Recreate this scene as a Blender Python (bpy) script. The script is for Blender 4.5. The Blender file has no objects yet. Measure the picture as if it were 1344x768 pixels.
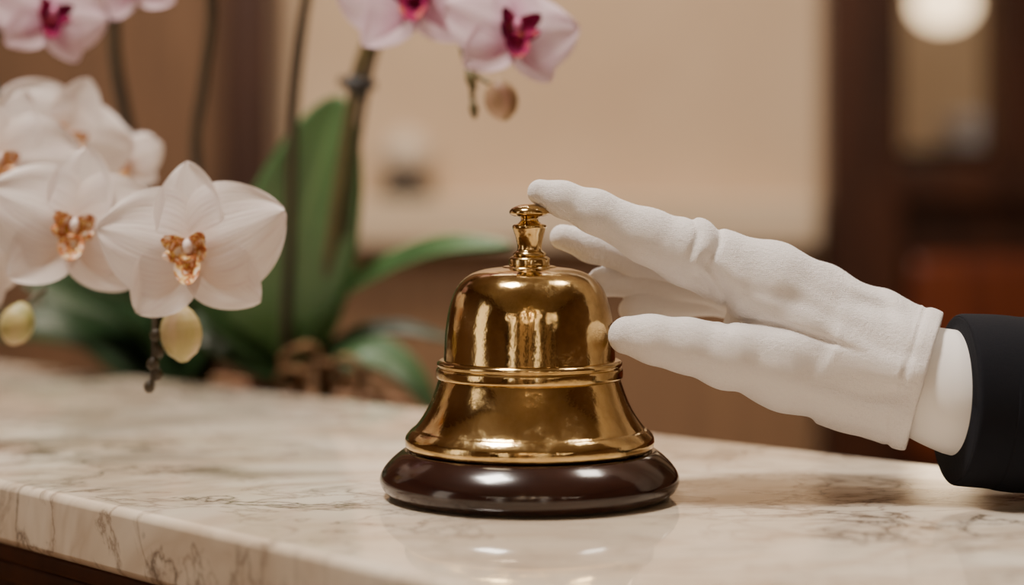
import bpy, bmesh, math, random
import numpy as np
from mathutils import Vector, Matrix
random.seed(4)
S=0.00033; TOP=1.05; D0=2613.0; EYE=418.0
scn=bpy.context.scene
def W(p): return Vector((p[0]*S,p[1]*S,TOP+p[2]*S))
def A(a,b,d=0.0):
    k=(D0+d)/D0
    return Vector(((a-672)*k,d,EYE-(b-232)*k))
def lin(c):
    return tuple(((v/255)/12.92 if v/255<=0.04045 else ((v/255+0.055)/1.055)**2.4) for v in c)+(1,)

# ---------------------------------------------------------------- materials
def newmat(name,col=(0.5,0.5,0.5,1),rough=0.5,metal=0.0,**kw):
    m=bpy.data.materials.new(name); m.use_nodes=True
    b=m.node_tree.nodes['Principled BSDF']
    b.inputs['Base Color'].default_value=col
    b.inputs['Roughness'].default_value=rough
    b.inputs['Metallic'].default_value=metal
    for k,v in kw.items(): b.inputs[k.replace('_',' ')].default_value=v
    return m
def N(m,t,**kw):
    n=m.node_tree.nodes.new(t)
    for k,v in kw.items():
        if k in n.inputs.keys(): n.inputs[k].default_value=v
        else: setattr(n,k,v)
    return n
def LK(m,a,ao,b,bi): m.node_tree.links.new(a.outputs[ao],b.inputs[bi])
def BS(m): return m.node_tree.nodes['Principled BSDF']
def ramp(m,stops,interp='LINEAR'):
    r=m.node_tree.nodes.new('ShaderNodeValToRGB'); cr=r.color_ramp; cr.interpolation=interp
    while len(cr.elements)<len(stops): cr.elements.new(0.5)
    for e,(p,c) in zip(cr.elements,stops): e.position=p; e.color=c
    return r
def noisecol(m,scale,stops,detail=4,rough=.5,dist=0,coord='Object',mapscale=None):
    tc=N(m,'ShaderNodeTexCoord'); n=m.node_tree.nodes.new('ShaderNodeTexNoise')
    n.inputs['Scale'].default_value=scale; n.inputs['Detail'].default_value=detail
    n.inputs['Roughness'].default_value=rough; n.inputs['Distortion'].default_value=dist
    if mapscale:
        mp=m.node_tree.nodes.new('ShaderNodeMapping'); mp.inputs['Scale'].default_value=mapscale
        LK(m,tc,coord,mp,'Vector'); LK(m,mp,'Vector',n,'Vector')
    else: LK(m,tc,coord,n,'Vector')
    r=ramp(m,stops); LK(m,n,'Fac',r,'Fac'); return r,n,tc
def addbump(m,src,out,strength,dist):
    b=m.node_tree.nodes.new('ShaderNodeBump'); b.inputs['Strength'].default_value=strength; b.inputs['Distance'].default_value=dist
    LK(m,src,out,b,'Height'); LK(m,b,'Normal',BS(m),'Normal'); return b

# marble
M_marble=newmat('marble',rough=0.08,IOR=1.85)
def mk_marble(m):
    tc=N(m,'ShaderNodeTexCoord')
    mp=m.node_tree.nodes.new('ShaderNodeMapping'); mp.inputs['Rotation'].default_value=(0.3,0.2,0.5); mp.inputs['Scale'].default_value=(1,1.7,1)
    LK(m,tc,'Object',mp,'Vector')
    def vein(scale,dist,width,seed,det=6):
        n=m.node_tree.nodes.new('ShaderNodeTexNoise'); n.noise_dimensions='4D'
        n.inputs['W'].default_value=seed
        n.inputs['Scale'].default_value=scale; n.inputs['Detail'].default_value=det; n.inputs['Distortion'].default_value=dist; n.inputs['Roughness'].default_value=.58
        LK(m,mp,'Vector',n,'Vector')
        s=m.node_tree.nodes.new('ShaderNodeMath'); s.operation='SUBTRACT'; s.inputs[1].default_value=.5; LK(m,n,'Fac',s,0)
        a=m.node_tree.nodes.new('ShaderNodeMath'); a.operation='ABSOLUTE'; LK(m,s,0,a,0)
        r=ramp(m,[(0,(1,1,1,1)),(width*.35,(.45,.45,.45,1)),(width,(0,0,0,1))]); LK(m,a,0,r,'Fac'); return r
    v1=vein(7.5,1.0,.022,1.3,8); v2=vein(17,.8,.035,7.7,8); v3=vein(3.4,1.8,.11,4.1,4)
    base=m.node_tree.nodes.new('ShaderNodeTexNoise'); base.inputs['Scale'].default_value=6; base.inputs['Detail'].default_value=5; LK(m,mp,'Vector',base,'Vector')
    rb=ramp(m,[(.3,lin((214,197,172))),(.5,lin((233,220,200))),(.7,lin((242,233,218)))]); LK(m,base,'Fac',rb,'Fac')
    mask=m.node_tree.nodes.new('ShaderNodeTexNoise'); mask.inputs['Scale'].default_value=4.3; mask.inputs['Detail'].default_value=2; LK(m,mp,'Vector',mask,'Vector')
    rm=ramp(m,[(.34,(.25,.25,.25,1)),(.56,(1,1,1,1))]); LK(m,mask,'Fac',rm,'Fac')
    prev=rb
    for v,c,f,usem in((v3,(184,160,134),.6,False),(v2,(128,106,88),.65,True),(v1,(90,74,60),.9,True)):
        mu=m.node_tree.nodes.new('ShaderNodeMath'); mu.operation='MULTIPLY'; mu.inputs[1].default_value=f; LK(m,v,'Color',mu,0)
        if usem:
            m2=m.node_tree.nodes.new('ShaderNodeMath'); m2.operation='MULTIPLY'; LK(m,mu,0,m2,0); LK(m,rm,'Color',m2,1); mu=m2
        mx=m.node_tree.nodes.new('ShaderNodeMixRGB'); mx.inputs['Color2'].default_value=lin(c)
        LK(m,mu,0,mx,'Fac'); LK(m,prev,'Color',mx,'Color1'); prev=mx
    LK(m,prev,'Color',BS(m),'Base Color')
    r2=ramp(m,[(.3,(.03,.03,.03,1)),(.7,(.085,.085,.085,1))]); LK(m,base,'Fac',r2,'Fac'); LK(m,r2,'Color',BS(m),'Roughness')
mk_marble(M_marble)

M_brass=newmat('polished_brass',metal=1.0)
r,n,tc=noisecol(M_brass,17,[(.3,lin((146,118,72))),(.48,lin((200,170,114))),(.72,lin((228,203,150)))],detail=9,rough=.72)
LK(M_brass,r,'Color',BS(M_brass),'Base Color')
r2,n2,_=noisecol(M_brass,40,[(.32,(.07,.07,.07,1)),(.54,(.14,.14,.14,1)),(.7,(.40,.40,.40,1))],detail=9,rough=.75)
LK(M_brass,r2,'Color',BS(M_brass),'Roughness')
n3=N(M_brass,'ShaderNodeTexNoise'); n3.inputs['Scale'].default_value=34; n3.inputs['Detail'].default_value=6; n3.inputs['Roughness'].default_value=.6; LK(M_brass,tc,'Object',n3,'Vector')
addbump(M_brass,n3,'Fac',.36,.0016)

M_mahog=newmat('lacquered_mahogany',rough=.16,Coat_Weight=.25,Coat_Roughness=.07)
r,n,tc=noisecol(M_mahog,18,[(.3,lin((24,11,9))),(.7,lin((48,24,17)))],detail=5,mapscale=(1,1,6)); LK(M_mahog,r,'Color',BS(M_mahog),'Base Color')

M_glove=newmat('white_cotton_glove',col=lin((236,230,227)),rough=.95,Sheen_Weight=.2,Sheen_Roughness=.5)
BS(M_glove).inputs['Specular IOR Level'].default_value=.1
def fabric(m,sc,st,di,wv=1.0):
    tc=N(m,'ShaderNodeTexCoord')
    w1=N(m,'ShaderNodeTexWave'); w1.bands_direction='X'; w1.inputs['Scale'].default_value=sc; w1.inputs['Distortion'].default_value=4
    w2=N(m,'ShaderNodeTexWave'); w2.bands_direction='Z'; w2.inputs['Scale'].default_value=sc; w2.inputs['Distortion'].default_value=4
    nn=N(m,'ShaderNodeTexNoise'); nn.inputs['Scale'].default_value=sc*1.1; nn.inputs['Detail'].default_value=6; nn.inputs['Roughness'].default_value=.65
    for w in(w1,w2,nn): LK(m,tc,'Object',w,'Vector')
    a=N(m,'ShaderNodeMath'); a.operation='ADD'; LK(m,w1,'Fac',a,0); LK(m,w2,'Fac',a,1)
    s=N(m,'ShaderNodeMath'); s.operation='MULTIPLY'; s.inputs[1].default_value=wv; LK(m,a,0,s,0)
    b=N(m,'ShaderNodeMath'); b.operation='MULTIPLY_ADD'; b.inputs[1].default_value=4; LK(m,nn,'Fac',b,0); LK(m,s,0,b,2)
    addbump(m,b,0,st,di)
fabric(M_glove,520,.6,.0005,.5)
M_cuff=newmat('shirt_cuff_cotton',col=lin((230,226,222)),rough=.8); fabric(M_cuff,900,.12,.0002)
M_suit=newmat('navy_wool',col=(.0035,.004,.0075,1),rough=.95)
BS(M_suit).inputs['Specular IOR Level'].default_value=.25
fabric(M_suit,800,.3,.0003)

def woodmat(name,c1,c2,rough=.35,sc=6):
    m=newmat(name,rough=rough)
    r,n,tc=noisecol(m,sc,[(.3,lin(c1)),(.7,lin(c2))],detail=6,dist=.6,mapscale=(6,6,.5)); LK(m,r,'Color',BS(m),'Base Color'); return m
M_darkwood=woodmat('dark_walnut',(44,22,13),(74,40,24))
M_redwood=woodmat('red_mahogany_panel',(86,38,20),(120,58,32))
M_midwood=woodmat('mid_brown_wood',(104,76,54),(130,96,68),.6)
M_wain=woodmat('wainscot_wood',(126,96,70),(148,114,82),.6)
def plaster(name,c1,c2):
    m=newmat(name,rough=.9); r,n,tc=noisecol(m,2.5,[(.35,lin(c1)),(.65,lin(c2))]); LK(m,r,'Color',BS(m),'Base Color'); return m
M_wall=plaster('beige_plaster',(206,179,150),(216,191,162))
M_cream=plaster('cream_plaster',(216,194,165),(226,206,179))
M_ceil=plaster('ceiling_paint',(214,200,178),(222,208,186))
M_floor=woodmat('floor_oak',(96,64,40),(128,90,58),.3)
M_black=newmat('black_plastic',col=(.015,.013,.012,1),rough=.35)
M_ceramic=newmat('ceramic_white',rough=.3)
r,n,tc=noisecol(M_ceramic,8,[(.3,lin((206,188,166))),(.7,lin((216,200,180)))]); LK(M_ceramic,r,'Color',BS(M_ceramic),'Base Color')
M_pot=newmat('terracotta_pot',rough=.7)
r,n,tc=noisecol(M_pot,20,[(.3,lin((120,84,60))),(.7,lin((150,108,78)))]); LK(M_pot,r,'Color',BS(M_pot),'Base Color')
M_bark=newmat('bark_chips',rough=.9)
r,n,tc=noisecol(M_bark,60,[(.3,lin((70,48,30))),(.7,lin((138,104,70)))]); LK(M_bark,r,'Color',BS(M_bark),'Base Color'); addbump(M_bark,n,'Fac',.8,.01)
M_stem=newmat('orchid_spike_green',rough=.5)
r,n,tc=noisecol(M_stem,14,[(.35,lin((62,54,32))),(.65,lin((100,92,54)))]); LK(M_stem,r,'Color',BS(M_stem),'Base Color')
M_dstem=newmat('orchid_spike_dark',rough=.5)
r,n,tc=noisecol(M_dstem,14,[(.35,lin((40,32,24))),(.65,lin((64,54,36)))]); LK(M_dstem,r,'Color',BS(M_dstem),'Base Color')
def budmat(name,c1,c2,c3):
    m=newmat(name,rough=.45)
    r,n,tc=noisecol(m,70,[(.3,lin(c1)),(.5,lin(c2)),(.7,lin(c3))],detail=3,mapscale=(1,1,.22)); LK(m,r,'Color',BS(m),'Base Color'); addbump(m,n,'Fac',.3,.002); return m
M_bud=budmat('orchid_bud_skin',(128,130,70),(176,162,104),(206,178,148))
M_budb=budmat('orchid_bud_brown',(112,90,54),(150,122,84),(190,150,130))

def leafmat(name,c1,c2,rib):
    m=newmat(name,rough=.42)
    tc=N(m,'ShaderNodeTexCoord'); sp=N(m,'ShaderNodeSeparateXYZ'); LK(m,tc,'UV',sp,'Vector')
    r,n,_=noisecol(m,12,[(.3,lin(c1)),(.7,lin(c2))],mapscale=(1,1,1))
    s=N(m,'ShaderNodeMath'); s.operation='SUBTRACT'; s.inputs[1].default_value=.5; LK(m,sp,'X',s,0)
    a=N(m,'ShaderNodeMath'); a.operation='ABSOLUTE'; LK(m,s,0,a,0)
    rr=ramp(m,[(0,(1,1,1,1)),(.05,(0,0,0,1))]); LK(m,a,0,rr,'Fac')
    mx=N(m,'ShaderNodeMixRGB'); mx.inputs['Color2'].default_value=lin(rib); LK(m,rr,'Color',mx,'Fac'); LK(m,r,'Color',mx,'Color1')
    LK(m,mx,'Color',BS(m),'Base Color'); return m
M_leaf=leafmat('orchid_leaf_green',(58,92,52),(80,116,68),(96,130,80))
M_leafd=leafmat('orchid_leaf_deep',(26,46,24),(42,66,32),(52,76,40))

def petalmat(name,base,edge,vein,trans,vs=.25):
    m=newmat(name,rough=.75); nt=m.node_tree
    BS(m).inputs['Specular IOR Level'].default_value=.15
    tc=N(m,'ShaderNodeTexCoord'); sp=N(m,'ShaderNodeSeparateXYZ'); LK(m,tc,'UV',sp,'Vector')
    r=ramp(m,[(0,lin(base)),(.35,lin(edge)),(1,lin(edge))]); LK(m,sp,'Y',r,'Fac')
    mp=N(m,'ShaderNodeMapping'); mp.inputs['Scale'].default_value=(34,2.0,1); LK(m,tc,'UV',mp,'Vector')
    n=N(m,'ShaderNodeTexNoise'); n.inputs['Scale'].default_value=1; n.inputs['Detail'].default_value=3; LK(m,mp,'Vector',n,'Vector')
    rv=ramp(m,[(.5,(0,0,0,1)),(.75,(vs,vs,vs,1))]); LK(m,n,'Fac',rv,'Fac')
    mx=N(m,'ShaderNodeMixRGB'); mx.inputs['Color2'].default_value=lin(vein); LK(m,rv,'Color',mx,'Fac'); LK(m,r,'Color',mx,'Color1')
    LK(m,mx,'Color',BS(m),'Base Color')
    addbump(m,n,'Fac',.4,.0014)
    t=N(m,'ShaderNodeBsdfTranslucent'); LK(m,mx,'Color',t,'Color')
    ms=N(m,'ShaderNodeMixShader'); ms.inputs[0].default_value=trans
    LK(m,BS(m),'BSDF',ms,1); LK(m,t,'BSDF',ms,2)
    out=nt.nodes['Material Output']; LK(m,ms,0,out,'Surface'); return m
M_wpet=petalmat('white_petal',(232,214,200),(243,234,231),(214,188,190),.3,.45)
M_ppet=petalmat('pink_petal',(216,156,188),(236,212,224),(204,130,174),.35,.45)
def lipmat(name,stops,sc,spec=.15):
    m=newmat(name,rough=.8); BS(m).inputs['Specular IOR Level'].default_value=spec
    r,n,tc=noisecol(m,sc,[(p,lin(c)) for p,c in stops],detail=3); LK(m,r,'Color',BS(m),'Base Color'); return m
M_wlip=lipmat('white_orchid_lip',[(.36,(244,228,216)),(.45,(238,198,110)),(.51,(148,36,52)),(.56,(228,160,90)),(.64,(244,226,214))],250)
M_plip=lipmat('pink_orchid_lip',[(.35,(96,14,54)),(.55,(146,28,80)),(.78,(196,120,80))],110)
M_wcol=newmat('orchid_column_cream',col=lin((242,222,216)),rough=.7)
M_pcol=newmat('orchid_column_pink',col=lin((206,120,160)),rough=.5)
def emis(name,col,st):
    m=newmat(name,col=col,rough=.5); BS(m).inputs['Emission Color'].default_value=col; BS(m).inputs['Emission Strength'].default_value=st; return m
M_globe=emis('lamp_glass_glow',(1,.74,.45,1),3.6)
M_addglobe=emis('pendant_glass_glow',(1,.84,.62,1),44)  # glow for the unseen globes added to sparkle on the bell
M_addwin=emis('window_sheer_curtain',(1,.88,.72,1),2.0)  # glowing sheets added behind the camera for streaks on the bell

# ---------------------------------------------------------------- helpers
def link(o): scn.collection.objects.link(o); return o
def empty(name,loc):
    e=bpy.data.objects.new(name,None); e.empty_display_size=.03; e.location=loc; link(e)
    return e
def par(o,p):
    o.parent=p; o.matrix_parent_inverse=Matrix.Translation(-Vector(p.location)); return o
def mesh(name,v,f,mats,smooth=True,parent=None,mi=None,uv=None):
    me=bpy.data.meshes.new(name); me.from_pydata([tuple(p) for p in v],[],f)
    for m in (mats if isinstance(mats,(list,tuple)) else [mats]): me.materials.append(m)
    if smooth: me.polygons.foreach_set('use_smooth',[True]*len(me.polygons))
    if mi: me.polygons.foreach_set('material_index',mi)
    if uv:
        ul=me.uv_layers.new(name='UVMap')
        li=np.zeros(len(me.loops),dtype=np.int32); me.loops.foreach_get('vertex_index',li)
        ul.data.foreach_set('uv',np.array(uv,dtype=np.float32)[li].ravel())
    me.update(); o=bpy.data.objects.new(name,me); link(o)
    if parent: par(o,parent)
    return o
def cr(P,n):
    P=[Vector(p) for p in P]; out=[]
    for i in range(len(P)-1):
        p0=P[i-1] if i>0 else P[0]*2-P[1]; p1=P[i]; p2=P[i+1]; p3=P[i+2] if i+2<len(P) else P[-1]*2-P[-2]
        for j in range(n):
            t=j/n
            out.append(.5*((2*p1)+(p2-p0)*t+(2*p0-5*p1+4*p2-p3)*t*t+(3*p1-p0-3*p2+p3)*t**3))
    out.append(P[-1]); return out
def lathe(name,sections,cx,cy,mat,parent,seg=144,z0=0):
    v=[];f=[]
    for sec,sm in sections:
        pr=cr([(a,b,0) for a,b in sec],sm) if sm>1 else [Vector((a,b,0)) for a,b in sec]
        b0=len(v)
        for p in pr:
            for k in range(seg):
                a=2*math.pi*k/seg; v.append(W((cx+p.x*math.cos(a),cy+p.x*math.sin(a),p.y+z0)))
        for i in range(len(pr)-1):
            for k in range(seg):
                k2=(k+1)%seg
                f.append((b0+i*seg+k,b0+i*seg+k2,b0+(i+1)*seg+k2,b0+(i+1)*seg+k))
    return mesh(name,v,f,mat,True,parent)
def sweep(name,P,R,mat,parent,seg=16,sub=6,cap=True,up=Vector((0,0,1)),bump=None,obj=True):
    Q=cr([tuple(p) for p in P],sub) if sub>1 else [Vector(p) for p in P]
    RR=[]
    for i in range(len(Q)):
        t=i/sub if sub>1 else i
        a=min(int(t),len(R)-1); b=min(a+1,len(R)-1); RR.append(R[a]+(R[b]-R[a])*(t-a))
    v=[];f=[]; X=None
    for i,p in enumerate(Q):
        T=(Q[min(i+1,len(Q)-1)]-Q[max(i-1,0)])
        if T.length<1e-6: T=Tp
        T=T.normalized(); Tp=T
        if X is None:
            X=T.cross(up)
            if X.length<.1: X=T.cross(Vector((1,0,0)))
        X=(X-T*X.dot(T)).normalized(); Y=T.cross(X)
        for k in range(seg):
            a=2*math.pi*k/seg; rr=RR[i]
            if bump: rr+=bump(i,a,p)
            v.append(W(p+X*math.cos(a)*rr+Y*math.sin(a)*rr))
    n=len(Q)
    for i in range(n-1):
        for k in range(seg):
            k2=(k+1)%seg; f.append((i*seg+k,i*seg+k2,(i+1)*seg+k2,(i+1)*seg+k))
    if cap: f.append(tuple(range(seg))[::-1]); f.append(tuple((n-1)*seg+k for k in range(seg)))
    return mesh(name,v,f,mat,True,parent)
def box(name,x0,x1,y0,y1,z0,z1,mat,parent=None,bev=0.0,world=False):
    c=[(x,y,z) for x in(x0,x1) for y in(y0,y1) for z in(z0,z1)]
    v=[Vector(p) if world else W(p) for p in c]
    f=[(0,1,3,2),(4,6,7,5),(0,4,5,1),(2,3,7,6),(0,2,6,4),(1,5,7,3)]
    o=mesh(name,v,f,mat,False,parent)
    if bev>0:
        b=o.modifiers.new('b','BEVEL'); b.width=bev; b.segments=3
    return o
def prism(name,poly,z0,z1,mat,parent,bev=0,seg=4):
    n=len(poly); v=[W((p[0],p[1],z0)) for p in poly]+[W((p[0],p[1],z1)) for p in poly]
    f=[tuple(range(n))[::-1],tuple(range(n,2*n))]+[(i,(i+1)%n,n+(i+1)%n,n+i) for i in range(n)]
    o=mesh(name,v,f,mat,False,parent)
    bm=bmesh.new(); bm.from_mesh(o.data); bmesh.ops.recalc_face_normals(bm,faces=bm.faces); bm.to_mesh(o.data); bm.free()
    if bev>0:
        b=o.modifiers.new('b','BEVEL'); b.width=bev; b.segments=seg
        for p in o.data.polygons: p.use_smooth=True
        wn=o.modifiers.new('wn','WEIGHTED_NORMAL'); wn.keep_sharp=False
    return o

# ---------------------------------------------------------------- reception desk
desk=empty('reception_desk',(0,0,0))
fd=Vector((.682,-.731,0)); fn=Vector((.731,.682,0)); bd=Vector((-.741,.671,0)); bn=Vector((-.671,-.741,0))
Fp=Vector((-702,118,0)); Bp=Vector((617,277,0))
def quad(fi,bi,l1=3000,l2=3300):
    a=Fp+fn*fi-fd*2700; b=Fp+fn*fi+fd*l1; c=Bp+bn*bi-bd*l2; d=Bp+bn*bi+bd*4300
    return [(a.x,a.y),(b.x,b.y),(c.x,c.y),(d.x,d.y)]
prism('marble_countertop',quad(0,0),-88,0,M_marble,desk,.004,6)
prism('moulding_upper',quad(10,14),-112,-88,M_darkwood,desk,.002)
prism('moulding_lower',quad(26,28),-150,-112,M_darkwood,desk,.004)
prism('desk_body',quad(50,45),-3182,-150,M_darkwood,desk)
def q2(o1,o2,t0,t1):
    a=Bp-bn*o1+bd*t0; b=Bp-bn*o2+bd*t0; c=Bp-bn*o2+bd*t1; d=Bp-bn*o1+bd*t1
    return [(a.x,a.y),(b.x,b.y),(c.x,c.y),(d.x,d.y)]
prism('worktop',q2(-40,720,400,4200),-420,-370,M_darkwood,desk,.002)
prism('worktop_cabinet',q2(-30,690,430,4180),-3182,-420,M_darkwood,desk)

# ---------------------------------------------------------------- service bell
CX=23
bell=empty('service_bell',W((CX,0,0)))
lathe('wooden_base',[([(0,1),(150,1),(172,1),(184,4),(192,11),(196,20),(195,29),(190,38),(182,47),(174,54),(167,59),(162,61),(158,60),(155,56),(152,55),(120,58),(0,58)],4)],CX,0,M_mahog,bell)
lathe('bell_body',[
 ([(140,67),(150,62),(158,61.5),(162,65),(163.5,71),(162.5,78),(158,84),(154,88)],5),
 ([(154,88),(150,91),(143,100),(136,111),(130,123),(125,136),(120.5,149),(118.5,154)],5),
 ([(118.5,154),(121,154.5),(122.5,157),(122.5,165),(121,168)],4),
 ([(121,168),(119.5,169),(119.8,170.5)],3),
 ([(119.8,170.5),(121.5,172),(120.8,175.5),(117,178),(112.5,178.5)],4),
 ([(112.5,178.5),(111.8,195),(110.5,215),(108,235),(103.5,254),(96.5,271),(87,283),(75,291),(60,296),(42,298.5),(22,300)],5),
 ([(140,67),(135,80),(118,110),(110,150),(104,180),(100,230),(60,285),(0,292)],4)],CX,0,M_brass,bell)
lathe('plunger_knob',[
 ([(36,296),(36,299),(32,301),(26,301)],2),
 ([(26,299),(27,302),(27,309),(25,312),(21,314)],3),
 ([(21,314),(22,316),(20,319),(16.5,322),(16,328),(18,338),(21,347),(22.5,352),(21,355),(15.5,357),(12,360),(11.5,363),(14,366)],4),
 ([(14,366),(20,366.5),(25.5,369),(26.5,372),(24.5,375.5),(20,378.5),(13,381),(7,382),(0,382.3)],4)],CX,0,M_brass,bell,seg=96)

# ---------------------------------------------------------------- gloved hand (implicit surface -> mesh)
arm=empty('gloved_hand',W(A(1210,503,-30)))
def build_glove():
    h=2.2
    x0,x1=-10,600; y0,y1=-140,214; z0,z1=30,460
    gx=np.arange(x0,x1,h,dtype=np.float32); gy=np.arange(y0,y1,h,dtype=np.float32); gz=np.arange(z0,z1,h,dtype=np.float32)
    X,Y,Z=np.meshgrid(gx,gy,gz,indexing='ij')
    wx=np.clip((X-60)/300,.25,1)
    Xw=X; Yw=Y
    Zw=Z+wx*(2.2*np.sin(X*.043+Y*.03)+1.1*np.sin(X*.085+1.0-Y*.05))
    def cap(a,b,ra,rb):
        a=np.array(a,dtype=np.float32); b=np.array(b,dtype=np.float32); ba=b-a; L=float(ba@ba)
        px,py,pz=Xw-a[0],Yw-a[1],Zw-a[2]
        t=np.clip((px*ba[0]+py*ba[1]+pz*ba[2])/L,0,1)
        d=np.sqrt((px-t*ba[0])**2+(py-t*ba[1])**2+(pz-t*ba[2])**2)
        return d-(ra+(rb-ra)*t)
    def smin(a,b,k):
        hh=np.maximum(k-np.abs(a-b),0)/k
        return np.minimum(a,b)-hh*hh*k*.25
    def chain(pts,k=10):
        d=None
        for (p,q) in zip(pts[:-1],pts[1:]):
            c=cap(A(*p[:3]),A(*q[:3]),p[3],q[3]); d=c if d is None else smin(d,c,k)
        return d
    index=chain([(709,252,0,17),(738,261,-4,22),(782,279,-8,27.5),(850,310,-10,35),(900,330,-8,42),(960,357,0,48)],12)
    middle=chain([(738,312,50,17),(775,322,60,22),(835,334,66,28),(900,344,66,32),(965,354,58,40)],10)
    ring=chain([(790,370,88,20.5),(820,364,104,25),(870,362,118,30),(965,366,108,38)],8)
    pinky=chain([(828,406,100,17),(852,396,122,23),(900,388,146,27),(970,388,146,34)],8)
    thumb=chain([(823,441,-58,24.5),(858,446,-62,30),(900,453,-62,33.5),(955,466,-52,42),(1020,478,-36,54),(1090,492,-16,62)],14)
    palm=chain([(958,352,2,47),(1010,376,0,57),(1070,420,6,69),(1140,474,4,84),(1186,494,-10,86)],20)
    mc2=chain([(965,354,58,40),(1070,408,55,58),(1150,472,25,75)],20)
    mc3=chain([(965,366,108,38),(1070,420,90,52),(1150,480,35,70)],20)
    mc4=chain([(970,388,146,34),(1060,440,120,48),(1150,488,45,66)],20)
    heel=chain([(975,430,60,28),(1050,480,70,50)],10)
    hand=smin(smin(smin(palm,mc2,24),mc3,24),mc4,24); hand=smin(hand,heel,26)
    f=smin(index,middle,4); f=smin(f,ring,5); f=smin(f,pinky,5)
    hand=smin(hand,f,14); hand=smin(hand,thumb,22)
    a=A(1120,476,0); b=A(1213,503,-22); ax=(b-a).normalized()
    t=(X-b.x)*ax.x+(Y-b.y)*ax.y+(Z-b.z)*ax.z
    rx,ry,rz=X-b.x-ax.x*t,Y-b.y-ax.y*t,Z-b.z-ax.z*t
    rad=np.sqrt(rx*rx+ry*ry+rz*rz)
    ang=np.arctan2(rz,ry)
    tube=np.maximum(rad-(86.5+.02*t+2.6*np.sin(ang*5+1)+1.6*np.sin(ang*9)),-t-110)
    hand=smin(hand,tube,28)
    near=(t>-60)
    hemr=np.exp(-((t+10)/10.0)**4)*1.3
    stitch=np.exp(-((t+24)/3.2)**2)*2.4
    hand=hand-np.where(near,hemr,0)+np.where(near,stitch,0)
    def crease(pl,amp,w,g=1.3):
        nonlocal hand
        best=None; w=w*1.2
        P=[A(*p) for p in pl]
        P=cr([tuple(p) for p in P],4) if len(P)>2 else P
        n=len(P)-1
        for i,(a,b) in enumerate(zip(P[:-1],P[1:])):
            bax,baz=b.x-a.x,b.z-a.z; L=bax*bax+baz*baz
            xm0,xm1=min(a.x,b.x)-3*w,max(a.x,b.x)+3*w
            i0=max(0,int((xm0-x0)/h)); i1=min(X.shape[0],int((xm1-x0)/h)+1)
            if best is None: best=np.zeros_like(hand)
            Xs,Ys,Zs=X[i0:i1],Y[i0:i1],Z[i0:i1]
            tt=np.clip(((Xs-a.x)*bax+(Zs-a.z)*baz)/L,0,1)
            dd=(Xs-a.x-tt*bax)**2+(Zs-a.z-tt*baz)**2
            yc=a.y+tt*(b.y-a.y)
            fade=np.sin(np.pi*np.clip((i+tt)/n*.9+.05,0,1))**.6
            e=fade*np.exp(-dd/(w*w))*(1/(1+np.exp((Ys-yc)/12)))
            best[i0:i1]=np.maximum(best[i0:i1],e)
        hand=hand+amp*g*best
    C=crease
    # finger band and gusset seams
    C([(899,276,30),(910,300,30),(904,322,20),(890,350,20)],3.0,4,1.5)
    C([(912,278,40),(924,300,30),(918,324,20),(902,352,20)],-2.8,8,1.4)
    C([(934,282,30),(940,308,30),(930,330,20),(910,358,20)],3.4,4,1.5)
    C([(918,336,20),(938,365,20),(950,392,20),(946,424,20)],5.5,5,1.6)
    C([(934,336,20),(960,366,20),(970,400,20)],-3.0,9,1.4)
    C([(898,350,20),(922,370,20),(938,400,20)],4.2,5,1.5)
    C([(930,418,20),(1000,420,20),(1060,436,10),(1116,456,0)],4.2,4,1.5)
    C([(955,436,10),(1000,440,0),(1060,456,0)],-1.8,11)
    C([(990,398,10),(1060,414,10),(1116,444,0)],-2.6,11)
    C([(972,376,20),(1040,392,20),(1098,424,20)],2.0,8)
    C([(1026,346,20),(1075,384,20),(1130,402,20)],1.8,8)
    # wrist and back-of-hand folds
    C([(1074,354,60),(1110,390,40),(1180,406,40)],2.4,8)
    C([(1094,364,60),(1138,384,40),(1178,394,40)],-3.0,9)
    C([(1140,382,60),(1152,420,20),(1172,458,10)],2.0,8)
    C([(1156,386,60),(1170,424,20),(1184,450,10)],-2.0,9)
    C([(1104,420,20),(1142,450,0),(1184,458,0)],2.2,8)
    C([(1090,440,20),(1132,464,0),(1180,474,0)],-2.0,10)
    C([(1080,496,0),(1130,512,0),(1178,504,0)],2.0,8)
    C([(1024,504,0),(1100,536,0),(1162,544,0)],2.4,8)
    C([(1050,522,0),(1120,552,0),(1160,562,0)],-2.4,9)
    C([(1104,474,0),(1150,486,0),(1182,480,0)],-2.0,9)
    C([(960,504,0),(1030,518,0),(1090,544,0)],1.6,8)
    C([(924,430,0),(942,458,0),(936,494,0)],.9,9)
    C([(944,432,0),(962,460,0),(958,494,0)],-1.0,9)
    C([(800,262,0),(812,285,0),(806,308,0)],.7,7)
    C([(830,270,0),(844,303,0),(834,338,0)],.8,7)
    C([(864,276,0),(874,310,0),(866,346,0)],-1.4,8)
    wgt=np.clip((X-200)/300,0.0,1)*(t<-30)
    q1=-X*.018-Z*.040+Y*.022+.9*np.sin(X*.016+Y*.02)+.35*np.sin(X*.04+1)
    q2=X*.030-Z*.020+Y*.02+.8*np.sin(Z*.028+2)
    hand=hand-wgt*(2.3*np.sin(q1*2)*(.6+.4*np.sin(q2*1.3+1))+1.1*np.sin(q2*2+1)*(.6+.4*np.sin(q1*1.1+2)))
    hand=np.maximum(hand,t)
    core=np.maximum(rad-75,-(t+14)); hand=np.maximum(hand,-core)
    F=hand; ins=F<0
    c8=[(i,j,k) for i in(0,1) for j in(0,1) for k in(0,1)]
    nx,ny,nz=F.shape
    cnt=np.zeros((nx-1,ny-1,nz-1),dtype=np.int8)
    for i,j,k in c8: cnt+=ins[i:nx-1+i,j:ny-1+j,k:nz-1+k]
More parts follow.
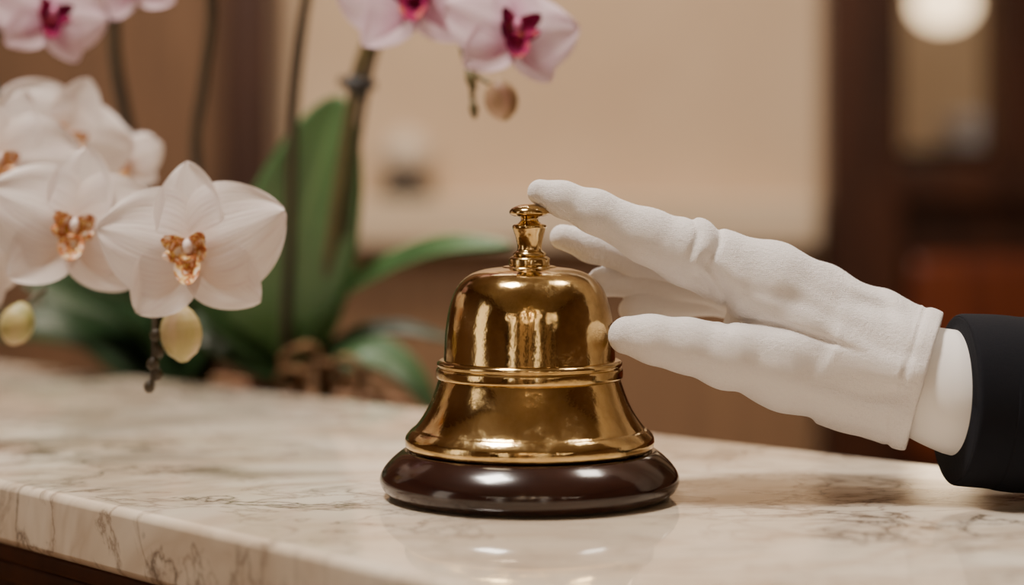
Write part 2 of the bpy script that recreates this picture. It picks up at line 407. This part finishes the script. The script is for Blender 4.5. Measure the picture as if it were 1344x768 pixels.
    act=(cnt>0)&(cnt<8); idx=-np.ones(act.shape,dtype=np.int64); ci=np.nonzero(act); n=len(ci[0]); idx[act]=np.arange(n)
    vals=[F[ci[0]+i,ci[1]+j,ci[2]+k] for i,j,k in c8]; pos=np.zeros((n,3)); ct=np.zeros(n)
    for a in range(8):
        for b in range(a+1,8):
            da=np.array(c8[b])-np.array(c8[a])
            if np.abs(da).sum()!=1: continue
            m=(vals[a]<0)!=(vals[b]<0); den=vals[a]-vals[b]; tt=np.where(m,vals[a]/np.where(den==0,1,den),0)
            pos+=np.where(m[:,None],np.array(c8[a])+da*tt[:,None],0); ct+=m
    pos/=ct[:,None]; pos+=np.stack(ci,1); V=pos*h+np.array([x0,y0,z0])
    faces=[]
    for ax_ in range(3):
        a0=[slice(None)]*3; a1=[slice(None)]*3; a0[ax_]=slice(0,-1); a1[ax_]=slice(1,None)
        d=ins[tuple(a0)]!=ins[tuple(a1)]
        I=np.array(np.nonzero(d)).T
        o1,o2=[(1,2),(2,0),(0,1)][ax_]
        I=I[(I[:,o1]>0)&(I[:,o2]>0)&(I[:,o1]<F.shape[o1]-1)&(I[:,o2]<F.shape[o2]-1)]
        s=ins[tuple(I.T)]
        def cell(p,q):
            J=I.copy(); J[:,o1]+=p; J[:,o2]+=q; return idx[tuple(J.T)]
        Q=np.stack([cell(-1,-1),cell(0,-1),cell(0,0),cell(-1,0)],1)
        Q[~s]=Q[~s][:,::-1]; faces.append(Q)
    Fc=np.concatenate(faces); Fc=Fc[(Fc>=0).all(1)]
    Vw=V*S; Vw[:,2]+=TOP
    o=mesh('glove',Vw.tolist(),[tuple(int(i) for i in q) for q in Fc],M_glove,True,arm)
    sm=o.modifiers.new('s','SMOOTH'); sm.factor=.5; sm.iterations=4
    return o
build_glove()
c0=A(1204,500,-20); c1=A(1256,516,-34); c2=A(1320,530,-38); 
sweep('shirt_cuff',[c0,c1,c2],[73,81,82],M_cuff,arm,seg=64,sub=8,bump=lambda i,a,p:1.2*math.sin(3*a+1))
s0=A(1253,524,-40); s1=A(1344,530,-34); s2=A(1560,522,20); s3=A(1850,500,130); s4=A(2150,480,280); s5=A(2260,430,330); s6=A(2330,250,340); s7=A(2380,-350,300)
ax=(s1-s0).normalized()
tilt=[s0+ax*40,s0+ax*3,s0,s0+ax*2.5,s0+ax*10]
P=tilt+[s0+ax*50]+[s1,(s1+s2)/2,s2,s3,s4,s5,s6,s7]
R=[100,103,107,110.5,111.5,112]+[113,116,122,136,152,165,172,190]
def fold(i,a,p):
    w=min(1,max(0,(p.x-560)/250))
    return w*(3.5*math.sin(p.x*.028+2*a)+2.5*math.sin(p.x*.05-3*a+1))+1.2*math.sin(2*a+.6)
sweep('jacket_sleeve',P,R,M_suit,arm,seg=72,sub=8,bump=fold)

# ---------------------------------------------------------------- orchids
def grid_petal(L,Wd,a,b,curl,cup,ruf,n=16,m=12,ph=0):
    V=[];UV=[];F=[]
    for i in range(n+1):
        t=.5-.5*math.cos(math.pi*i/n); w=Wd*max(.02,math.sin(math.pi*min(1,.03+.97*t)**a))**b if t<1 else Wd*.03
        for j in range(m+1):
            s=-1+2*j/m
            y=curl*t*t-cup*(s*s)*(w/Wd)*1.0+ruf*math.sin(5*s+ph+4*t)*t*abs(s)-.3*ruf*math.exp(-(s*6)**2)
            V.append(Vector((s*w,y,t*L))); UV.append((s*.5+.5,t))
    for i in range(n):
        for j in range(m): F.append((i*(m+1)+j,i*(m+1)+j+1,(i+1)*(m+1)+j+1,(i+1)*(m+1)+j))
    return V,F,UV
def ell(c,r,n=10,m=14):
    V=[];F=[];UV=[]
    for i in range(n+1):
        th=math.pi*i/n
        for j in range(m):
            ph=2*math.pi*j/m; V.append(Vector((c[0]+r[0]*math.sin(th)*math.cos(ph),c[1]+r[1]*math.sin(th)*math.sin(ph),c[2]+r[2]*math.cos(th)))); UV.append((j/m,i/n))
    for i in range(n):
        for j in range(m): F.append((i*m+j,(i+1)*m+j,(i+1)*m+(j+1)%m,i*m+(j+1)%m))
    return V,F,UV
def flower(name,c,size,mats,parent,roll=0,yaw=0,pitch=0,seed=0,lip=.88):
    rnd=random.Random(seed); V=[];F=[];UV=[];MI=[]
    def add(g,mtx,mi):
        b=len(V); V.extend([mtx@p for p in g[0]]); F.extend([tuple(i+b for i in q) for q in g[1]]); UV.extend(g[2]); MI.extend([mi]*len(g[1]))
    def rot(deg,y=0): return Matrix.Translation((0,y*size,0))@Matrix.Rotation(math.radians(deg),4,'Y')
    for ang,L,w in((0,.50,.19),(132,.46,.19),(-132,.46,.19)):
        add(grid_petal(L*size,w*size,.85,.62,.05*size,.035*size,.018*size,ph=rnd.random()*6),rot(ang+rnd.uniform(-4,4),.03),0)
    for ang in(72,-72):
        add(grid_petal(.55*size,.31*size,.72,.55,.07*size,-.06*size,.036*size,n=22,m=18,ph=rnd.random()*6),rot(ang+rnd.uniform(-3,3),-.012),0)
    z=size*lip
    for sg in(1,-1):
        add(grid_petal(.16*z,.06*z,.8,.5,-.13*z,.03*z,.01*z,n=8,m=6),rot(sg*56,-.02),1)
        add(grid_petal(.14*z,.06*z,.8,.5,-.13*z,-.04*z,.01*z,n=8,m=6),rot(sg*100,-.02),1)
    add(grid_petal(.21*z,.085*z,1.1,.5,-.07*z,.05*z,.01*z,n=10,m=8),rot(180,-.04),1)
    add(ell((0,-.07*z,-.05*z),(.045*z,.03*z,.022*z)),Matrix(),1)
    add(ell((0,-.05*z,.026*z),(.032*z,.05*z,.05*z)),Matrix(),2)
    R=Matrix.Rotation(math.radians(yaw),4,'Z')@Matrix.Rotation(math.radians(pitch),4,'X')@Matrix.Rotation(math.radians(roll),4,'Y')
    V=[W(c+(R@p)) for p in V]
    return mesh(name,V,F,mats,True,parent,MI,UV)
def bud(name,a,b,r,mat,parent):
    a=Vector(a);b=Vector(b); rr=[.28,.66,.9,1,1,.9,.68,.16]; P=[a.lerp(b,i/7) for i in range(8)]
    return sweep(name,P,[r*q for q in rr],mat,parent,seg=24,sub=4,bump=lambda i,an,p:r*(.06*math.cos(3*an)-.07*math.exp(-((an-4.4)*5)**2)))
def leaf(name,P,hw,mat,parent,face=Vector((0,-1,.3)),fold=.25,n=10):
    Q=cr([tuple(p) for p in P],n); m=10; V=[];F=[];UV=[]
    for i,p in enumerate(Q):
        t=i/(len(Q)-1); T=(Q[min(i+1,len(Q)-1)]-Q[max(0,i-1)]).normalized()
        X=T.cross(face).normalized(); Nn=X.cross(T).normalized()
        w=hw*(max(.0,math.sin(math.pi*(.12+.88*t)**.9))**.55 if t<.995 else .02)
        for j in range(m+1):
            s=-1+2*j/m; V.append(W(p+X*s*w+Nn*fold*w*abs(s)**1.3)); UV.append((s*.5+.5,t))
    for i in range(len(Q)-1):
        for j in range(m): F.append((i*(m+1)+j,i*(m+1)+j+1,(i+1)*(m+1)+j+1,(i+1)*(m+1)+j))
    o=mesh(name,V,F,mat,True,parent,None,UV)
    s=o.modifiers.new('t','SOLIDIFY'); s.thickness=.0012; s.offset=0
    return o
def pot(x,y,parent,top=-45,r=170):
    lathe('flower_pot',[([(0,-369),(r*.72,-369),(r*.75,-360)],1),([(r*.75,-360),(r*.97,top-30)],1),([(r*.97,top-30),(r*1.03,top-28),(r*1.04,top),(r*.96,top),(r*.94,top-30)],1)],x,y,M_pot,parent,seg=64)
    V=[];F=[]
    rnd=random.Random(int(x))
    lathe('bark_bed',[([(r*.95,top-30),(r*.6,top-12),(0,top-5)],3)],x,y,M_bark,parent,seg=32)
    for i in range(60):
        a=rnd.random()*6.28; q=r*.85*math.sqrt(rnd.random()); g=ell((0,0,0),(rnd.uniform(14,26),rnd.uniform(9,15),rnd.uniform(7,12)),5,7)
        R=Matrix.Translation((x+q*math.cos(a),y+q*math.sin(a),top-8))@Matrix.Rotation(rnd.random()*6,4,'Z')@Matrix.Rotation(rnd.uniform(-.7,.7),4,'X')
        b=len(V); V+= [W(R@p) for p in g[0]]; F+=[tuple(k+b for k in f) for f in g[1]]
    mesh('bark_chips',V,F,M_bark,False,parent)

PX,PY=-385,1470; WX,WY=-770,1850
pink=empty('pink_orchid',W((PX,PY,-369))); white=empty('white_orchid',W((WX,WY,-369)))
pot(PX,PY,pink); pot(WX,WY,white)
pb=Vector((PX,PY,-40)); wb=Vector((WX,WY,-40))
sweep('spike_1',[pb+Vector((-45,0,0)),A(376,440,1400),A(380,330,1330),A(386,150,1200),A(402,0,1080),A(430,-110,950),A(500,-130,760),A(560,-60,640),A(585,20,560)],[12,12,11,10,10,8,6,5,4],M_dstem,pink,seg=12)
sweep('spike_2',[pb,A(424,420,1400),A(440,290,1300),A(468,110,1150),A(490,40,1080),A(520,-60,950),A(570,-100,760),A(600,-10,580),A(606,60,500),A(617,100,490),A(622,150,485)],[16,15,14,13,13,11,8,6,5,4.5,4],M_stem,pink,seg=12)
sweep('spike_2_stake',[pb+Vector((14,10,0)),A(436,420,1400),A(455,290,1300),A(483,110,1150),A(507,20,1080),A(519,-80,1000)],[6,6,6,6,6,5],M_dstem,pink,seg=10)
sweep('spike_clip',[A(462,122,1150),A(470,112,1148),A(478,102,1146)],[22,26,22],M_black,pink,seg=16,sub=3)
sweep('spike_clip_wing',[A(446,106,1130),A(470,110,1120),A(492,112,1130)],[9,12,9],M_black,pink,seg=10,sub=3)
sweep('bud_stalk',[A(610,85,495),A(632,104,490),A(652,112,482)],[4,3.5,3.5],M_stem,pink,seg=8)
bud('bud',A(652,104,480),A(664,158,480),26,M_budb,pink)
sweep('spike_node',[A(614,92,490),A(618,104,488),A(622,118,486)],[5,9,5],M_stem,pink,seg=10,sub=3)
sweep('spike_tip_node',[A(620,132,486),A(622,144,485),A(623,156,485)],[4,8,3],M_stem,pink,seg=10,sub=3)
PM=[M_ppet,M_plip,M_pcol]
flower('blossom_1',A(674,42,430),206,PM,pink,roll=10,yaw=20,pitch=-14,seed=1,lip=1.15)
flower('blossom_2',A(544,-6,520),244,PM,pink,roll=-4,yaw=-4,pitch=-18,seed=2,lip=1.1)
flower('blossom_3',A(66,22,620),184,PM,pink,roll=14,yaw=30,pitch=-10,seed=3,lip=1.1)
flower('blossom_4',A(178,-26,700),170,PM,pink,roll=-10,yaw=-20,pitch=-10,seed=4)
flower('blossom_5',A(-12,-10,700),180,PM,pink,roll=5,yaw=20,pitch=-10,seed=5)
sweep('spike_3',[pb+Vector((-90,30,0)),A(300,430,1430),A(258,220,1300),A(268,100,1200),A(277,0,1100),A(250,-110,1000),A(190,-90,820),A(100,-40,730),A(20,10,700)],[12,12,11,10,10,8,5,5,4],M_dstem,pink,seg=12)
leaf('leaf_upright',[A(362,470,1440),A(372,400,1380),A(392,310,1330),A(418,220,1300),A(446,125,1290)],122,M_leaf,pink,Vector((.1,-1,.1)),.18)
leaf('leaf_arching',[A(385,470,1430),A(430,405,1380),A(500,360,1300),A(580,328,1230),A(672,322,1180)],48,M_leaf,pink,Vector((0,-.55,.85)),.3)
leaf('leaf_thin',[A(420,470,1440),A(470,440,1400),A(530,433,1400),A(596,448,1400)],22,M_leafd,pink,Vector((0,-.6,.8)),.3)
leaf('leaf_drooping',[A(430,480,1480),A(480,462,1480),A(530,486,1460),A(575,545,1440)],40,M_leaf,pink,Vector((.3,-.8,.5)),.2)
leaf('leaf_low',[A(400,490,1480),A(340,440,1420),A(270,380,1360),A(215,345,1300)],70,M_leafd,pink,Vector((.1,-.8,.6)),.2)
leaf('leaf_side',[A(400,490,1480),A(345,470,1420),A(280,440,1400),A(225,440,1380)],60,M_leafd,pink,Vector((.1,-.7,.7)),.2)
for i,(a,b,c,d) in enumerate([((385,500),(372,470),(410,455),(430,500)),((420,505),(450,470),(478,490),(470,520)),((400,505),(395,480),(440,480),(455,512)),((430,510),(470,500),(490,512),(500,530)),((360,505),(375,485),(400,490),(390,512))]):
    sweep('aerial_root_%d'%(i+1),[A(*a,1400),A(*b,1340),A(*c,1320),A(*d,1360)],[8,9,9,7],M_bark,pink,seg=10)
sweep('spike_1',[wb,A(215,400,1700),A(170,180,1450),A(152,80,1300),A(146,0,1150),A(110,-120,950),A(40,-60,780),A(-10,60,700),A(10,170,620),A(60,250,520),A(110,300,420),A(170,340,330),A(212,370,240),A(204,415,212),A(203,470,202),A(200,505,200)],[14,14,13,13,12,9,7,6,6,6,6,5.5,5,5,4.5,4],M_dstem,white,seg=12)
for i,(q,w) in enumerate([((204,440),(8)),((208,462),(8)),((201,478),(9)),((206,492),(8.5)),((196,508),(8))]):
    V,F,_=ell(A(q[0],q[1],201),(w,w,w*1.15)); mesh('spike_node_%d'%(i+1),[W(p) for p in V],F,M_dstem,True,white)
sweep('bud_stalk_1',[A(205,410,212),A(222,404,208),A(234,410,205)],[4.5,4,4],M_stem,white,seg=8)
bud('bud_1',A(234,400,205),A(241,475,205),30,M_bud,white)
sweep('bud_stalk_2',[A(60,380,430),A(45,390,410),A(32,402,400)],[4.5,4,4],M_stem,white,seg=8)
bud('bud_2',A(32,398,400),A(14,452,400),26,M_bud,white)
WM=[M_wpet,M_wlip,M_wcol]
flower('blossom_1',A(250,330,150),256,WM,white,roll=-6,yaw=-6,pitch=-4,seed=11)
flower('blossom_2',A(97,302,285),252,WM,white,roll=8,yaw=10,pitch=-6,seed=12)
flower('blossom_3',A(-4,214,470),250,WM,white,roll=18,yaw=16,pitch=-4,seed=13)
flower('blossom_4',A(84,184,600),225,WM,white,roll=24,yaw=30,pitch=0,seed=14)
flower('blossom_5',A(168,215,700),130,WM,white,roll=-14,yaw=-30,pitch=0,seed=15)
flower('blossom_6',A(-50,340,440),200,WM,white,roll=10,yaw=20,pitch=-4,seed=16)
leaf('leaf_1',[A(250,500,1800),A(180,440,1680),A(110,395,1500),A(30,372,1400)],85,M_leafd,white,Vector((0,-.7,.7)),.2)
leaf('leaf_2',[A(250,500,1800),A(170,455,1720),A(80,425,1620),A(-10,422,1550)],66,M_leafd,white,Vector((0,-.6,.8)),.2)
leaf('leaf_3',[A(240,500,1820),A(250,430,1760),A(280,360,1720),A(300,300,1700)],85,M_leafd,white,Vector((.2,-1,.2)),.2)
leaf('leaf_4',[A(225,500,1830),A(190,400,1780),A(170,300,1760),A(160,230,1750)],85,M_leafd,white,Vector((-.2,-1,.2)),.2)
leaf('leaf_5',[A(230,500,1800),A(280,440,1720),A(330,425,1640),A(350,450,1600)],60,M_leafd,white,Vector((0,-.7,.7)),.2)
leaf('leaf_6',[A(230,500,1840),A(150,420,1840),A(70,340,1800),A(20,300,1780)],95,M_leafd,white,Vector((0,-.9,.4)),.2)
leaf('leaf_7',[A(232,498,1830),A(150,450,1900),A(60,432,1960),A(-20,440,2020)],56,M_leafd,white,Vector((0,-.6,.8)),.2)

# ---------------------------------------------------------------- room
def wbox(n,x0,x1,y0,y1,z0,z1,m,p=None,b=0): return box(n,x0,x1,y0,y1,z0,z1,m,p,b,True)
YB=2.97; XL=-2.6; XR=2.8; YF=-4.2; H=3.0
wbox('floor',XL-.1,XR+.1,YF-.1,YB+2.0,-.1,0,M_floor)
wbox('ceiling',XL-.1,XR+.1,YF-.1,YB+2.0,H,H+.1,M_ceil)
wbox('wall_left',XL-.1,XL,YF,YB+2.0,0,H,M_midwood)
wbox('wall_right',XR,XR+.1,YF,YB+2.0,0,H,M_midwood)
wbox('wall_front',XL,XR,YF-.1,YF,0,H,M_wall)
DX0=1789*S; DXa=(1172-672)*4.44*S; DXb=(1296-672)*4.44*S; ZR=TOP+(EYE-(215-232)*4.44)*S
wbox('wall_back',XL,DX0,YB,YB+.1,0,H,M_wall)
wbox('wall_back_corridor',DX0-.3,XR,YB+1.9,YB+2.0,0,H,M_cream)
wbox('wall_corridor_side',DX0-.1,DX0,YB+.1,YB+1.9,0,H,M_cream)
ledz=TOP+(EYE-(262-232)*4.2)*S; ledb=TOP+(EYE-(325-232)*4.2)*S
wbox('trim_dado_cap',XL+1.1,DX0-.02,YB-.14,YB,ledb,ledz,M_cream,None,.01)
wbox('trim_wainscot',XL+1.1,DX0-.02,YB-.06,YB,0.12,ledb,M_wain)
wbox('baseboard_back',XL+1.1,DX0-.02,YB-.08,YB,0,.12,M_darkwood)
pil=empty('trim_pilaster',(-.75,YB-.15,0))
PXr=(362-672)*4.2*S
wbox('shaft',XL,PXr-.09,YB-.2,YB,0,H,M_midwood,pil)
wbox('edge_post',PXr-.09,PXr,YB-.26,YB,0,H,M_darkwood,pil,.01)
for i in range(4): wbox('batten_%d'%(i+1),XL+.3+i*.42,XL+.36+i*.42,YB-.24,YB-.2,0,H,M_darkwood,pil,.008)
door=empty('door_1',(DX0+.4,YB,0))
wbox('frame_stile',DX0,DXa,YB-.1,YB+.06,0,H,M_darkwood,door,.008)
wbox('mid_stile',DXb,DXb+.16,YB-.08,YB+.04,ZR,H,M_darkwood,door,.006)
wbox('lock_rail',DXa,XR,YB-.1,YB+.05,ZR-.075,ZR,M_darkwood,door,.008)
wbox('lower_field',DXa,XR,YB-.04,YB+.04,0,ZR-.075,M_darkwood,door)
zp1=TOP+(EYE-(335-232)*4.44)*S; zp0=TOP+(EYE-(600-232)*4.44)*S
wbox('raised_panel',DXa+.02,XR-.3,YB-.07,YB-.03,zp0,zp1,M_redwood,door,.02)
wbox('second_stile',DXb+.5,DXb+.62,YB-.08,YB+.04,ZR,H,M_darkwood,door,.006)
lampc=Vector(((1240-672)*5.3*S,YB+.75,TOP+(EYE-(4-232)*5.3)*S))
cl=empty('pendant_lamp',lampc)
V,F,_=ell((0,0,0),(.07,.07,.055),14,24); mesh('glass_shade',[lampc+p for p in V],F,M_globe,True,cl)
wbox('cord',lampc.x-.004,lampc.x+.004,lampc.y-.004,lampc.y+.004,lampc.z+.05,H,M_black,cl)
def wl(name,prof,x,y,mat,p):
    V=[];F=[];g=40
    for r_,z_ in prof:
        for k in range(g): V.append((x+r_*math.cos(6.28318*k/g),y+r_*math.sin(6.28318*k/g),z_))
    for i in range(len(prof)-1):
        for k in range(g): F.append((i*g+k,i*g+(k+1)%g,(i+1)*g+(k+1)%g,(i+1)*g+k))
    return mesh(name,V,F,mat,True,p)
jx=(524-672)*4.1*S; jy=YB-.075
jar=empty('ceramic_jar',(jx,jy,ledz))
wl('foot',[(0,ledz+.001),(.05,ledz+.001),(.052,ledz+.02),(.045,ledz+.04),(0,ledz+.04)],jx,jy,M_black,jar)
wl('body',[(0,ledz+.04),(.035,ledz+.04),(.055,ledz+.075),(.05,ledz+.1),(.03,ledz+.12),(.01,ledz+.13),(0,ledz+.135)],jx,jy,M_ceramic,jar)
cx0=(1300-672)*5.0*S; cy0=YB+.55; cz=TOP+(EYE-(196-232)*5.0)*S
con=empty('side_console',(cx0,cy0,0))
wbox('top',cx0-.35,cx0+.5,cy0-.2,cy0+.2,cz-.04,cz,M_darkwood,con,.005)
wbox('body',cx0-.32,cx0+.47,cy0-.17,cy0+.17,.001,cz-.04,M_darkwood,con,.005)
ln=empty('folded_towel_stack',(cx0,cy0,cz))
for i in range(3): wbox('towel_%d'%(i+1),cx0-.1+.01*i,cx0+.16-.008*i,cy0-.1,cy0+.1,cz+.001+.026*i,cz+.025+.026*i,M_cuff,ln,.011)

for i,(x,w) in enumerate(((-1.75,.42),(.75,.3))):  # made-up glowing windows, added as bright upright streaks for the brass to reflect
    e=empty('window_%d'%(i+1),(x,YF,1.5))
    wbox('sheer',x-w/2,x+w/2,YF+.005,YF+.02,.7,2.5,M_addwin,e)
    wbox('jamb_l',x-w/2-.06,x-w/2,YF,YF+.06,.64,2.56,M_darkwood,e); wbox('jamb_r',x+w/2,x+w/2+.06,YF,YF+.06,.64,2.56,M_darkwood,e)
    wbox('head',x-w/2,x+w/2,YF,YF+.06,2.5,2.56,M_darkwood,e); wbox('sill',x-w/2-.08,x+w/2+.08,YF,YF+.1,.6,.7,M_darkwood,e)
for i,x in enumerate((-2.4,-1.1,-.3,.3,1.4,2.3)):
    wbox('trim_%d'%(i+1),x-.13,x+.13,YF,YF+.12,0,H,M_darkwood,None,.01)  # unseen dark columns, added to break up the brass reflections
e=empty('window_3',(XL,-.9,1.5))  # another made-up glowing window, added for a streak on the bell's left
wbox('sheer',XL+.005,XL+.02,-1.3,-.6,.7,2.5,M_addwin,e)
wbox('jamb_l',XL,XL+.06,-1.36,-1.3,.64,2.56,M_darkwood,e); wbox('jamb_r',XL,XL+.06,-.6,-.54,.64,2.56,M_darkwood,e)
wbox('head',XL,XL+.06,-1.3,-.6,2.5,2.56,M_darkwood,e); wbox('sill',XL,XL+.1,-1.38,-.52,.6,.7,M_darkwood,e)
def added_chandelier(cx,cy,z,n,R,r):  # unseen globe cluster, added for small highlights on the brass
    ch=empty('chandelier',(cx,cy,z))
    for i in range(n):
        a=i*2*math.pi/n; c=Vector((cx+R*math.cos(a),cy+R*math.sin(a),z+.08*math.sin(3*a)))
        V,F,_=ell((0,0,0),(r,r,r),8,14); mesh('globe_%d'%(i+1),[c+p for p in V],F,M_addglobe,True,ch)
    wl('hub',[(0,z+.15),(.1,z+.17),(R+.04,z+.07),(R+.02,z+.09),(.1,z+.21),(.015,z+.25),(.015,H)],cx,cy,M_brass,ch)
added_chandelier(.1,-2.2,1.95,8,.42,.026)
added_chandelier(-1.3,-2.6,2.05,6,.3,.026)
added_chandelier(1.5,-2.5,2.0,6,.3,.026)

# ---------------------------------------------------------------- lights
def area(name,loc,target,size,power,col=(1,.87,.72),sy=None):
    l=bpy.data.lights.new(name,'AREA'); l.energy=power; l.color=col; l.size=size
    if sy: l.shape='RECTANGLE'; l.size_y=sy
    o=bpy.data.objects.new(name,l); o.location=loc; o.rotation_euler=(Vector(target)-Vector(loc)).to_track_quat('-Z','Y').to_euler(); link(o); return o
area('ceiling_light_key',(-.5,-.1,2.8),(0,0,1.1),.38,50,(1,.905,.81))
area('ceiling_light_right',(.8,.35,2.8),(.25,0,1.1),.3,13,(1,.88,.75))
area('ceiling_light_rear',(.15,1.3,2.85),(.1,.2,1.0),.5,15)
area('ceiling_light_lobby',(-.4,-3.2,2.85),(0,-4.2,1.2),.5,22,(1,.86,.68))  # added fill lamp, brightens the unseen front wall mirrored in the brass
area('wall_wash_light',(-.1,1.9,2.85),(0,2.97,1.4),.9,30,(1,.85,.69),.3)
area('corridor_light',(1.4,3.8,2.8),(1.3,4.2,1.2),.6,10,(1,.8,.6))
w=bpy.data.worlds.new('world'); scn.world=w; w.use_nodes=True
w.node_tree.nodes['Background'].inputs[0].default_value=(1,.82,.64,1); w.node_tree.nodes['Background'].inputs[1].default_value=.1

# ---------------------------------------------------------------- camera
cd=bpy.data.cameras.new('camera'); cam=bpy.data.objects.new('camera',cd); link(cam)
cd.sensor_width=36; cd.lens=70
cam.location=(0,-D0*S,TOP+EYE*S); cam.rotation_euler=(math.pi/2,0,0)
cd.shift_y=-(384-232)/1344
cd.dof.use_dof=True; cd.dof.focus_distance=(D0-50)*S; cd.dof.aperture_fstop=3.4
cd.clip_start=.01
scn.camera=cam
